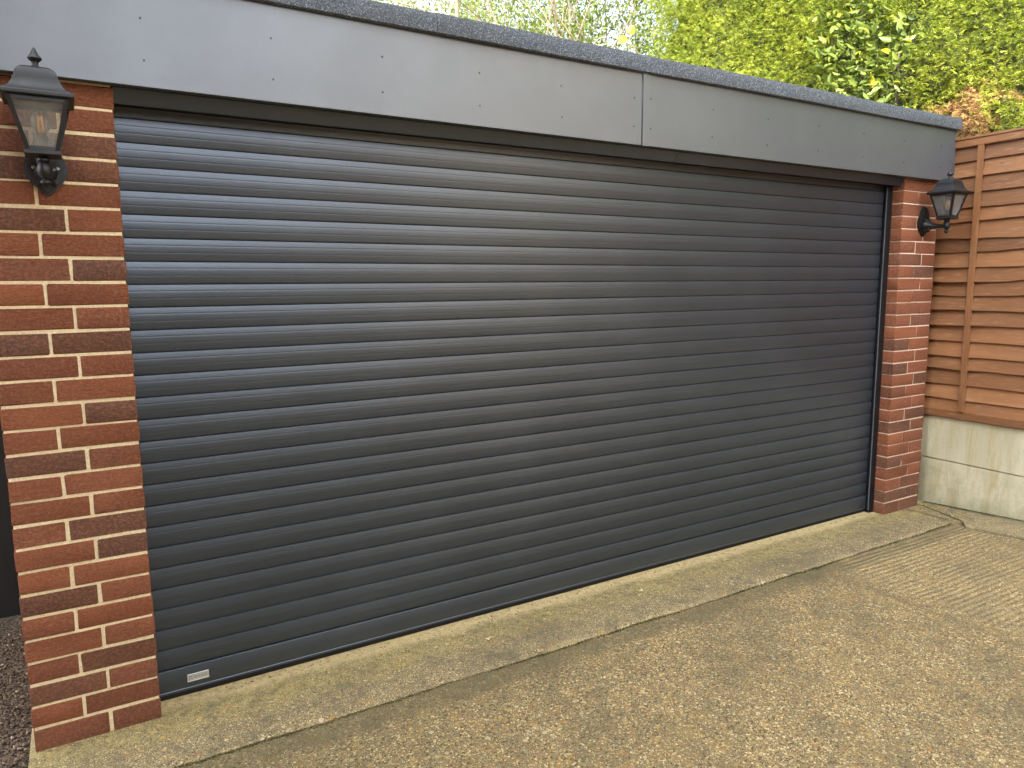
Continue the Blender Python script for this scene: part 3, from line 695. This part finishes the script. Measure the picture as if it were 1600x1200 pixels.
def fence(s0, s1, battens, label, group=None, zoff=0.0):
    rt = empty('lap_fence', fpt((s0 + s1) / 2, 0, .606), label, 'fence', group)
    loc = Vector(rt.location)
    def fin(b, name, mat, smooth=30):
        b.v = [tuple(Vector(p) - loc) for p in b.v]; return b.build(name, mat, rt, smooth)
    z = .640; zs = []
    while z < 2.31: zs.append(z); z += random.uniform(.082, .100)
    b = MB(); n = 44
    for i, z in enumerate(zs):
        # feather-edge lap board: thick waney lower edge stands proud, top tucks behind the board above
        h = .125; ph = [random.uniform(0, 6.28) for _ in range(4)]; A = random.choice((.002, .003, .005, .008)); vs = []
        bow = random.uniform(-.003, .009) if not .85 < z < 1.6 else random.uniform(.004, .022); tn = random.gauss(.5, .22)
        for k in range(n + 1):
            s = s0 + .004 + (s1 - s0 - .008) * k / n
            e = A * (math.sin(s * 3.1 + ph[0]) + .6 * math.sin(s * 8.3 + ph[1]) + .3 * math.sin(s * 21 + ph[2]))
            o_ = .013 + max(0, bow * math.sin((s - s0) / .61 * math.pi + ph[3] * .15)) + .001 * math.sin(s * 5 + ph[1])
            zt_ = min(z + h, 2.325)
            vs += [fpt(s, o_ - .001, z + e), fpt(s, o_ + .002, z + e + .004), fpt(s, -.004, zt_), fpt(s, -.009, zt_), fpt(s, -.002, z + e)]
        fs = [(k * 5 + j, k * 5 + (j + 1) % 5, (k + 1) * 5 + (j + 1) % 5, (k + 1) * 5 + j) for k in range(n) for j in range(5)]
        fs += [(4, 3, 2, 1, 0), tuple(n * 5 + j for j in range(5))]
        b.add(vs, fs, tn)
    fin(b, 'lap_boards', M['slat_wood'], 30)
    b = MB(); fbox(b, s0, s1, -.016, .022, 2.296, 2.340, .62); fbox(b, s0 - .005, s1 + .005, -.024, .027, 2.3405, 2.356, .7); fin(b, 'top_rail', M['slat_wood'])
    b = MB(); fbox(b, s0, s1, -.016, .022, .6075, .655, .45); fin(b, 'bottom_rail', M['slat_wood'])
    for s in battens:
        b = MB(); fbox(b, s - .018, s + .018, .013, .031, .6555, 2.2955, random.uniform(.5, .65)); fin(b, 'batten', M['post_wood'])
        b = MB(); fbox(b, s - .018, s + .018, -.030, -.0155, .6555, 2.2955, .5); fin(b, 'batten', M['post_wood'])
    return rt
gravel_board(-1.42, .42, .3185, .606, 'upper concrete gravel board directly under the brown timber fence')
gravel_board(-1.42, .42, -.02, .3155, 'lower concrete gravel board resting on the ground below another board')
fence(-1.42, .42, (-.205, -.81, -1.38, .38), 'orange brown waney lap fence panel standing on concrete boards beside the garage')
for i in range(1, 5):                                  # the same fence runs on behind the camera
    s1 = -1.42 - .10 - (i - 1) * 1.95; s0 = s1 - 1.84
    fence(s0, s1, (s0 + .6, s0 + 1.22), 'brown lap fence panel further along the driveway', 'fence panels behind the viewpoint')
    gravel_board(s0, s1, .3185, .606, 'upper concrete board further along the driveway', 'gravel boards behind the viewpoint')
    gravel_board(s0, s1, -.02, .3155, 'lower concrete board further along the driveway', 'gravel boards behind the viewpoint')
for k_, sp_ in enumerate((.47, -1.47, -3.42, -5.37, -7.32)):
    lo = Vector(fpt(sp_, 0, -.06)); b = MB(); fbox(b, sp_ - .046, sp_ + .046, -.06, .03, -.06, 2.38, .5, .008); b.v = [tuple(Vector(p_) - lo) for p_ in b.v]
    o = b.build('concrete_post', M['gboard'], None, 30); o.location = lo
    tag(o, 'grey concrete fence post hidden behind the right brick pillar' if k_ == 0 else 'grey concrete fence post between brown panels along the driveway', 'fence post', 'concrete fence posts')
# added near-black gate stands for the deep shade of the side passage
gt = empty('shade_screen', (-.70, 1.25, -.03), 'added near-black gate closing the dark passage left of the garage', 'screen')
for i in range(7):
    b = MB(); b.box((-.363 + i * .099, 0, .02), (-.363 + i * .099 + .0985, .02, 1.95 + random.uniform(-.004, .004)), .5, 0, .002); b.build('screen_board', M['shade_wood'], gt, 30)
for z_ in (.3, 1.5):
    b = MB(); b.box((-.363, .0205, z_), (.32, .05, z_ + .1)); b.build('ledge', M['shade_wood'], gt)

# ------------------------------------------------------------------ foliage builders
def frames(n):
    """n random orthonormal frames"""
    d = RNG.normal(size=(n, 3)); d /= np.linalg.norm(d, axis=1)[:, None]
    e = RNG.normal(size=(n, 3)); e -= (e * d).sum(1)[:, None] * d; e /= np.linalg.norm(e, axis=1)[:, None]
    return d, e, np.cross(d, e)
def norm(a): return a / np.maximum(np.linalg.norm(a, axis=1)[:, None], 1e-9)
def leaves(P_, D, size, aspect, tint, cup=.18):
    """folded two-quad leaves: P_ base (n,3), D direction, size (n)"""
    n = len(P_); U = RNG.normal(size=(n, 3)); Sd = norm(np.cross(D, U)); Nn = np.cross(Sd, D)
    s = size[:, None]; w_ = s * aspect / 2
    tip = P_ + D * s - Nn * s * .12; m1 = P_ + D * s * .30; m2 = P_ + D * s * .68 - Nn * s * .03
    V = np.stack([P_, m1 + Sd * w_ * .9 + Nn * w_ * cup * 2, m2 + Sd * w_ * .85 + Nn * w_ * cup * 2, tip, m1 - Sd * w_ * .9 + Nn * w_ * cup * 2, m2 - Sd * w_ * .85 + Nn * w_ * cup * 2, ], 1).reshape(-1, 3)
    b = np.arange(n)[:, None] * 6
    F = np.concatenate([b + np.array([[0, 1, 2, 3]]), b + np.array([[0, 3, 5, 4]])], 0)
    return V, F, np.repeat(tint, 6)
def sprays(P_, D, size, tint, nb=7):
    """flat feathery conifer sprays: a drooping stem with alternate branchlets, each a slim quad"""
    n = len(P_); U = RNG.normal(size=(n, 3)) * .55 + np.array([[0, 0, 1.0]]); Sd = norm(np.cross(D, U)); Nn = norm(np.cross(Sd, D))
    Vs, Fs, Ts = [], [], []; base = 0
    def quad(a, b_, wd, tn):
        nonlocal base
        mid = a * .45 + b_ * .55; ax = norm(b_ - a); sd_ = norm(np.cross(ax, Nn + RNG.normal(size=(n, 3)) * .5)) * wd
        Vs.append(np.stack([a, mid + sd_, b_, mid - sd_], 1).reshape(-1, 3)); Fs.append(np.arange(n)[:, None] * 4 + np.arange(4)[None] + base); Ts.append(np.repeat(tn, 4)); base += 4 * n
    s = size[:, None]
    quad(P_, P_ + D * s, s * .045, tint)
    for k in range(nb):
        t_ = .12 + .8 * k / nb; sg = 1 if k % 2 else -1
        a = P_ + D * s * t_ - Nn * s * (.10 * t_ * t_)
        ln = s * (.62 * (1 - t_ * .75)) * RNG.uniform(.75, 1.25, size=(n, 1))
        dr = norm(D * .75 + Sd * sg * .8 + RNG.normal(size=(n, 3)) * .16)
        quad(a, a + dr * ln - Nn * ln * .1, s * .05, np.clip(tint + RNG.normal(0, .08, n) + .12 * (t_ - .4), 0, 1))
    return np.concatenate(Vs), np.concatenate(Fs), np.concatenate(Ts)

# smooth 2-D value noise
_g = RNG.random((64, 64))
def vnoise(x, y):
    xi = np.floor(x).astype(int); yi = np.floor(y).astype(int); fx = x - xi; fy = y - yi; fx = fx * fx * (3 - 2 * fx); fy = fy * fy * (3 - 2 * fy)
    g = lambda a, b_: _g[a % 64, b_ % 64]
    return (g(xi, yi) * (1 - fx) + g(xi + 1, yi) * fx) * (1 - fy) + (g(xi, yi + 1) * (1 - fx) + g(xi + 1, yi + 1) * fx) * fy
def hedge_x(y, z):
    return 5.16 - .22 * (vnoise(y * 1.1 + 3, z * 1.0) - .5) - .20 * (vnoise(y * 2.9, z * 2.6 + 9) - .5) - .10 * (vnoise(y * 6.5 + 1, z * 6 + 2) - .5) + .05 * np.maximum(0, z - 3)

hedge = empty('conifer_hedge', (5.6, 1.0, 0), 'tall sunlit yellow green conifer hedge behind the fence and garage roof', 'hedge')
def hl(V): return V - np.array([[5.6, 1.0, 0]])
HY0, HY1, HZ0, HZ1 = -4.2, 3.75, .5, 5.3
def dead_mask(y, z):
    return ((y - .20) / .33) ** 2 + ((z - 2.55) / .31) ** 2 + 1.5 * (vnoise(y * 6, z * 6) - .5) + 1.0 * (vnoise(y * 15 + 5, z * 15) - .5)
def laurel_mask(y, z):
    return ((y - .98) / .46) ** 2 + ((z - 2.95) / .95) ** 2 + 1.1 * (vnoise(y * 4 + 7, z * 4) - .5)
n = 165000
y = RNG.uniform(HY0, HY1, n); z = HZ0 + (HZ1 - HZ0) * RNG.random(n) ** .8
# taper the far end of the hedge
keep = y < HY1 - .5 * vnoise(z * 2.2, y * 0 + 4) - .02
keep &= (RNG.random(n) < np.where((z > 2.0) & (y > -1.0), 1.0, .25))
y, z = y[keep], z[keep]; n = len(y)
depth = RNG.random(n) ** 1.6 * .30
x = hedge_x(y, z) + depth
D = norm(np.stack([-1.0 + RNG.normal(0, .35, n), RNG.normal(0, .55, n) - .15, RNG.normal(.10, .5, n)], 1))
clump = vnoise(y * 3.2 + 11, z * 3.2)
tint = np.clip(.42 + .28 * clump + RNG.normal(0, .16, n), 0, 1)
Pp = np.stack([x, y, z], 1); sz = RNG.uniform(.036, .074, n)
dm_ = (dead_mask(y, z) < .8) & (RNG.random(n) < .86); lm_ = (laurel_mask(y, z) < .75) & (RNG.random(n) < .9)
g_ = ~dm_ & ~lm_
V, F, T = sprays(Pp[g_], D[g_], sz[g_], tint[g_]); np_mesh('foliage', hl(V), F, T, M['conifer'], hedge)
dd = dm_ & ~lm_
extra = 5200
ye = RNG.normal(.22, .26, extra); ze = RNG.normal(2.56, .24, extra); k_ = dead_mask(ye, ze) < .8; ye, ze = ye[k_], ze[k_]; ne = len(ye)
Pe = np.stack([hedge_x(ye, ze) + RNG.random(ne) ** 1.5 * .22, ye, ze], 1)
De = norm(np.stack([-.8 + RNG.normal(0, .4, ne), RNG.normal(0, .6, ne), RNG.normal(-.3, .5, ne)], 1))
V, F, T = sprays(np.concatenate([Pp[dd], Pe]), np.concatenate([D[dd], De]), np.concatenate([sz[dd], RNG.uniform(.05, .09, ne)]) * .72, np.clip(np.concatenate([tint[dd], RNG.uniform(.2, 1, ne)]), 0, 1))
o = np_mesh('dead_patch', hl(V), F, T, M['dead'], hedge); o['label'] = 'dried brown patch of the hedge'
# inner mass of twigs that closes the hedge, and stems
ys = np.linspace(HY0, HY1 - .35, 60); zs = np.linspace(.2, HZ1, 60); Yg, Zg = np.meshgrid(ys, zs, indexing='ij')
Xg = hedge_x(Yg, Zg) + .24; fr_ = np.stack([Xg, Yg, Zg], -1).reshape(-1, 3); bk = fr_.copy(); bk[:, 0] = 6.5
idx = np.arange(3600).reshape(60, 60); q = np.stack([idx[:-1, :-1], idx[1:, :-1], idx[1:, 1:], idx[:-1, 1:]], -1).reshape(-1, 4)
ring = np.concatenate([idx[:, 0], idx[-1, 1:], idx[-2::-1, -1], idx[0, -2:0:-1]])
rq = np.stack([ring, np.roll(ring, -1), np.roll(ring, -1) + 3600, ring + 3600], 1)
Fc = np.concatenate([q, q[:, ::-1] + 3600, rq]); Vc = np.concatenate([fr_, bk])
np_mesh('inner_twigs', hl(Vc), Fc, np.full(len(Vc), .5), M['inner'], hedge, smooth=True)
for i in range(7):
    b = MB(); b.tube([(-.05, -2.9 + i * .85, -.06), (0, -2.9 + i * .85, 1.0)], [.07, .06], 8); b.build('trunk', M['bark'], hedge)
# laurel growing through the hedge
laurel = empty('laurel_bush', (5.35, .98, 0), 'glossy broad leaved laurel bush growing out of the conifer hedge', 'bush')
LO = np.array([[5.35, .98, 0]])
n = 3400; y = RNG.normal(.98, .40, n); z = RNG.uniform(1.6, 4.2, n); k_ = laurel_mask(y, z) < 1.0; y, z = y[k_], z[k_]; n = len(y)
x = hedge_x(y, z) - .10 + RNG.random(n) ** 1.2 * .30
D = norm(np.stack([-.9 + RNG.normal(0, .45, n), RNG.normal(0, .7, n), RNG.normal(.15, .6, n)], 1))
tn = np.clip(RNG.normal(.45, .2, n), 0, .9); tn[RNG.random(n) < .03] = 1.0
V, F, T = leaves(np.stack([x, y, z], 1), D, RNG.uniform(.055, .105, n), .42, tn); np_mesh('leaves', V - LO, F, T, M['laurel'], laurel)
b = MB()
for i in range(14):
    y0 = random.uniform(-.3, .3); z0 = random.uniform(.5, 2.4)
    b.tube([(.1, y0 * .2, -.06 if i < 4 else z0 - .5), (.0, y0 * .6, z0 + .2), (-.18, y0, z0 + .9)], [.02, .014, .006], 6)
b.build('stems', M['bark'], laurel, 40)

# ------------------------------------------------------------------ trees beyond the garage
def grow(b, p, d, length, rad, depth, tips, curl, spread, seg=5, ratio=.68):
    pts = [p.copy()]; rs_ = [rad]
    for i in range(seg):
        d = (d + Vector([random.gauss(0, curl) for _ in range(3)]) + Vector((0, 0, .05))).normalized()
        p = p + d * (length / seg); pts.append(p.copy()); rs_.append(rad * (1 - .45 * (i + 1) / seg))
        if depth > 0 and i >= 1 and random.random() < .75:
            a = Vector([random.gauss(0, 1) for _ in range(3)]); nd = (d + (a - d * a.dot(d)).normalized() * spread).normalized()
            grow(b, p.copy(), nd, length * random.uniform(.5, .8), rs_[-1] * ratio, depth - 1, tips, curl, spread, max(3, seg - 1), ratio)
    b.tube(pts, rs_, 7 if rad > .02 else 4, .5, 0, False)
    tips.append((p.copy(), d.copy()))
    tips += [(q_, d.copy()) for q_ in pts[len(pts) // 2:]]
def tree(name, loc, height, trunk, seed, label, cat, bark, leaf=None, nleaf=0, lsize=.06, curl=.16, spread=.8, depth=4, cl=.22, group=None, ratio=.66):
    random.seed(seed); rt = empty(name, loc, label, cat, group)
    b = MB(); tips = []
    grow(b, Vector((0, 0, -.08)), Vector((random.uniform(-.1, .1), random.uniform(-.1, .1), 1)).normalized(), height * .55, trunk, depth, tips, curl, spread, 6, ratio)
    b.build('trunk', bark, rt, 60)
    if leaf:
        tp = np.array([t_[0][:] for t_ in tips]); td = np.array([t_[1][:] for t_ in tips])
        hi = tp[:, 2] > height * .18; tp, td = tp[hi], td[hi]
        i = RNG.integers(0, len(tp), nleaf); P_ = tp[i] + RNG.normal(0, cl, (nleaf, 3)); D = norm(td[i] * .5 + RNG.normal(0, .8, (nleaf, 3)))
        cv = RNG.random(len(tp)); tn = np.clip(.25 + .5 * cv[i] + RNG.normal(0, .14, nleaf), 0, 1)
        V, F, T = leaves(P_, D, RNG.uniform(.7, 1.3, nleaf) * lsize, .55, tn); np_mesh('crown', V, F, T, leaf, rt)
    return rt
tree('bare_tree', (4.2, 7.4, 0), 8.2, .13, 6, 'bare tree with pale twisting twigs behind the garage roof', 'tree', M['pale_bark'], M['small_leaf'], 900, .045, .30, 1.0, 6, .12, ratio=.74)
tree('twiggy_tree', (5.0, 9.0, 0), 9.0, .14, 18, 'second bare twiggy tree just right of the pale twisting one', 'tree', M['pale_bark'], M['olive_leaf'], 2500, .045, .30, 1.0, 6, .15, ratio=.74)
tree('leafy_tree', (7.2, 9.6, 0), 7.6, .11, 12, 'pale green small leaved tree behind the round bush', 'tree', M['bark'], M['small_leaf'], 22000, .05, .16, .9, 5, .26)
tree('far_tree', (8.6, 15.0, 0), 10.5, .14, 41, 'distant olive tree farthest back above the roof edge', 'tree', M['pale_bark'], M['olive_leaf'], 26000, .075, .20, .9, 5, .4)
def bush(loc, rx, ry, z0, z1, nl, ls, mat, label, cat='bush'):
    rt = empty('garden_bush', loc, label, cat)
    d = RNG.normal(size=(nl, 3)); d /= np.linalg.norm(d, axis=1)[:, None]
    lump = 1 + .30 * (vnoise(d[:, 0] * 3 + 20, d[:, 2] * 3.5 + d[:, 1] * 2 + 20) - .5) + .22 * (vnoise(d[:, 0] * 8 + 31, d[:, 2] * 8 + d[:, 1] * 5 + 30) - .5)
    r_ = lump * (1 - .35 * RNG.random(nl) ** 1.5)
    zc, hz = (z0 + z1) / 2, (z1 - z0) / 2
    P_ = np.stack([d[:, 0] * rx * r_, d[:, 1] * ry * r_, zc + d[:, 2] * hz * r_], 1)
    D = norm(d * .8 + RNG.normal(0, .6, (nl, 3)))
    tn = np.clip(.45 + .4 * (vnoise(P_[:, 0] * 3 + 40, P_[:, 2] * 3 + 40) - .5) + RNG.normal(0, .18, nl), 0, 1)
    V, F, T = leaves(P_, D, RNG.uniform(.7, 1.3, nl) * ls, .5, tn); np_mesh('crown', V, F, T, mat, rt)
    b = MB(); tp = []
    for k in range(5): grow(b, Vector((random.uniform(-.1, .1), random.uniform(-.1, .1), -.08)), Vector((random.gauss(0, .25), random.gauss(0, .25), 1)).normalized(), z1 * .62, .035, 2, tp, .12, .7, 6)
    b.build('stems', M['bark'], rt, 60)
bush((6.35, 5.6, 0), 1.0, 1.0, .8, 6.3, 19000, .055, M['small_leaf'], 'yellow green bush at the near end of the conifer hedge')
bush((6.6, 7.9, 0), 1.45, 1.2, .8, 6.5, 24000, .055, M['small_leaf'], 'rounder light green bush farther left than the one touching the hedge')
# sapling with two yellow leaves, in the gap between garage and hedge
sap = empty('sapling', (4.80, 3.35, 0), 'thin sapling with two bright yellow leaves just above the roof edge', 'sapling')
b = MB(); b.tube([(0, 0, -.06), (.02, .01, 1.6), (0, 0, 3.5), (.03, -.02, 4.06)], [.015, .012, .007, .003], 6); b.build('stem', M['bark'], sap)
def single_leaf(name, P_, D, s, mat, parent=None, tn=.5, asp=.8):
    V, F, T = leaves(np.array([P_]), norm(np.array([D], float)), np.array([s]), asp, np.array([tn])); return np_mesh(name, V, F, T, mat, parent)
for zz_, dx, tilt in ((3.955, .01, .5), (3.865, -.035, -.7)):
    ax = Vector((.83, -.55, 0)).normalized(); up = Vector((math.sin(tilt) * ax.x, math.sin(tilt) * ax.y, math.cos(tilt))); side = Vector((ax.x * math.cos(tilt), ax.y * math.cos(tilt), -math.sin(tilt)))
    nrm_ = up.cross(side); o_ = Vector((dx, -.02, zz_)); b = MB()
    q = [(0, 0), (.035, .012), (.046, .04), (.03, .066), (0, .092), (-.03, .066), (-.046, .04), (-.035, .012)]
    b.add([(o_ + side * u_ + up * v_ + nrm_ * (.18 * abs(u_)))[:] for u_, v_ in q], [(0, 1, 2, 3, 4), (0, 4, 5, 6, 7)], random.random()); b.build('leaf', M['yellow_leaf'], sap)

# ------------------------------------------------------------------ fallen leaves on the apron
def fallen(x, y, s, a, tn, label):
    rt_z = .004
    bm = bmesh.new(); pts = []
    for i in range(14):
        t_ = i / 14 * 2 * math.pi; r_ = s * (.55 + .28 * math.cos(3 * t_ + a) + .12 * math.cos(5 * t_)) ; pts.append((r_ * math.cos(t_), r_ * .75 * math.sin(t_)))
    b = MB(); c = math.cos(a); s_ = math.sin(a)
    vs = [(px_ * c - py_ * s_, px_ * s_ + py_ * c, .003 + .5 * abs(px_) * .5 + random.uniform(0, .004)) for px_, py_ in pts] + [(0, 0, .002)]
    b.add(vs, [(i, (i + 1) % 14, 14) for i in range(14)], tn); bm.free()
    o = b.build('fallen_leaf', M['dry_leaf'], None, 60); o.location = (x, y, rt_z - .003)
    tag(o, label, 'leaf', 'dead leaves on the concrete')
fallen(1.235, -.115, .023, .4, 1.0, 'curled yellowish dry leaf nearest the door in the middle of the apron')
fallen(1.425, -.125, .020, 2.0, .2, 'small orange brown dry leaf right of the yellowish leaf')
fallen(2.10, -.085, .026, 1.1, .85, 'tan dry leaf lying alone farthest right on the apron')
fallen(1.365, -.312, .024, 2.6, .5, 'brown dry leaf caught in the joint at the apron edge')

# ------------------------------------------------------------------ unseen neighbours, placed to shade the garage and mirror in the door
def house(name, x0, x1, y0, y1, eave, ridge, label, wins):
    rt = empty(name, ((x0 + x1) / 2, (y0 + y1) / 2, -.05), label, 'house'); lo = Vector(rt.location)
    b = MB(); b.box(Vector((x0, y0, -.05)) - lo, Vector((x1, y1, eave)) - lo); b.build('wall', M['brickwork'], rt)
    o_ = .25; hx = (x1 - x0) / 2 + o_; hy = (y1 - y0) / 2 + o_; ez = eave - lo.z + .004; rz = ridge - lo.z
    b = MB(); b.add([(-hx, -hy, ez), (hx, -hy, ez), (hx, hy, ez), (-hx, hy, ez), (0, -hy, rz), (0, hy, rz)],
          [(0, 1, 4), (1, 2, 5, 4), (2, 3, 5), (3, 0, 4, 5), (3, 2, 1, 0)]); b.build('roof', M['tile'], rt)
    for ax_, pos, c_, z_, w_, h_ in wins:
        f = MB(); g = MB()
        def bx(m_, a, e, d0, d1, zz0, zz1):
            p0, p1 = ((pos + d0, a, zz0), (pos + d1, e, zz1)) if ax_ == 'x' else ((a, pos + d0, zz0), (e, pos + d1, zz1))
            m_.box(Vector(p0) - lo, Vector(p1) - lo)
        for a, e, zz0, zz1 in ((c_ - w_ / 2, c_ + w_ / 2, z_, z_ + .07), (c_ - w_ / 2, c_ + w_ / 2, z_ + h_ - .07, z_ + h_), (c_ - w_ / 2, c_ - w_ / 2 + .07, z_ + .0705, z_ + h_ - .0705), (c_ + w_ / 2 - .07, c_ + w_ / 2, z_ + .0705, z_ + h_ - .0705), (c_ - .03, c_ + .03, z_ + .0705, z_ + h_ - .0705)):
            bx(f, a, e, .004, .05, zz0, zz1)
        bx(g, c_ - w_ / 2 + .02, c_ + w_ / 2 - .02, .003, .012, z_ + .02, z_ + h_ - .02)
        fo = f.build('window', M['upvc'], rt); g.build('pane', M['pane'], fo)
    return rt
house('brick_house', -6.2, -1.05, -8.9, -1.6, 5.6, 7.95, 'unseen two storey brick house on the left, sized to shade the garage front', [('x', -1.05, -5, 3.2, 1.2, 1.1), ('x', -1.05, -7.5, 1.0, 1.2, 1.2), ('x', -1.05, -7.6, 3.6, 1.2, 1.1)])  # unseen; height and length shaped so its shadow covers the garage front
house('brick_house', 5.5, 15, -34, -26, 5.2, 8.6, 'brick house across the street beyond the driveway', [('y', -26.0, 8, 3.2, 1.6, 1.2), ('y', -26.0, 12, 3.2, 1.6, 1.2), ('y', -26.0, 8, .9, 1.8, 1.3)])

house('reflector_house', 5.7, 13.0, -12.0, -4.9, 7.2, 9.6, 'unseen cream house added for a warm band in the door reflection', [])  # unseen; added so its sunlit wall puts a warm band in the door
for o in bpy.data.objects:
    if o.name.startswith('reflector_house'):
        for c_ in o.children:
            if c_.name.startswith('wall'): c_.data.materials[0] = M['cream_render']
# unseen hedge, added to darken the low reflections in the door
n_ = 40; V = []; F = []
for i in range(n_ + 1):
    for j, (yy, zz_) in enumerate(((-12.6, -.06), (-12.55, 1.5), (-12.65, 2.9), (-12.9, 3.4), (-13.8, 3.4), (-14.1, 2.5), (-14.1, -.06))):
        V.append((-6 + 11.5 * i / n_ + random.uniform(-.05, .05), yy + random.uniform(-.12, .12), zz_ + (random.uniform(-.15, .15) if 0 < j < 6 else 0)))
for i in range(n_):
    for j in range(6): F.append((i * 7 + j, i * 7 + j + 1, (i + 1) * 7 + j + 1, (i + 1) * 7 + j))
b = MB(); b.add(V, F, .3); b.f += [(6, 5, 4, 3, 2, 1, 0), tuple(n_ * 7 + j for j in range(7))]; b.m += [0, 0]
tag(b.build('reflected_hedge', M['inner'], None), 'unseen dark hedge added to darken the door reflection', 'hedge')
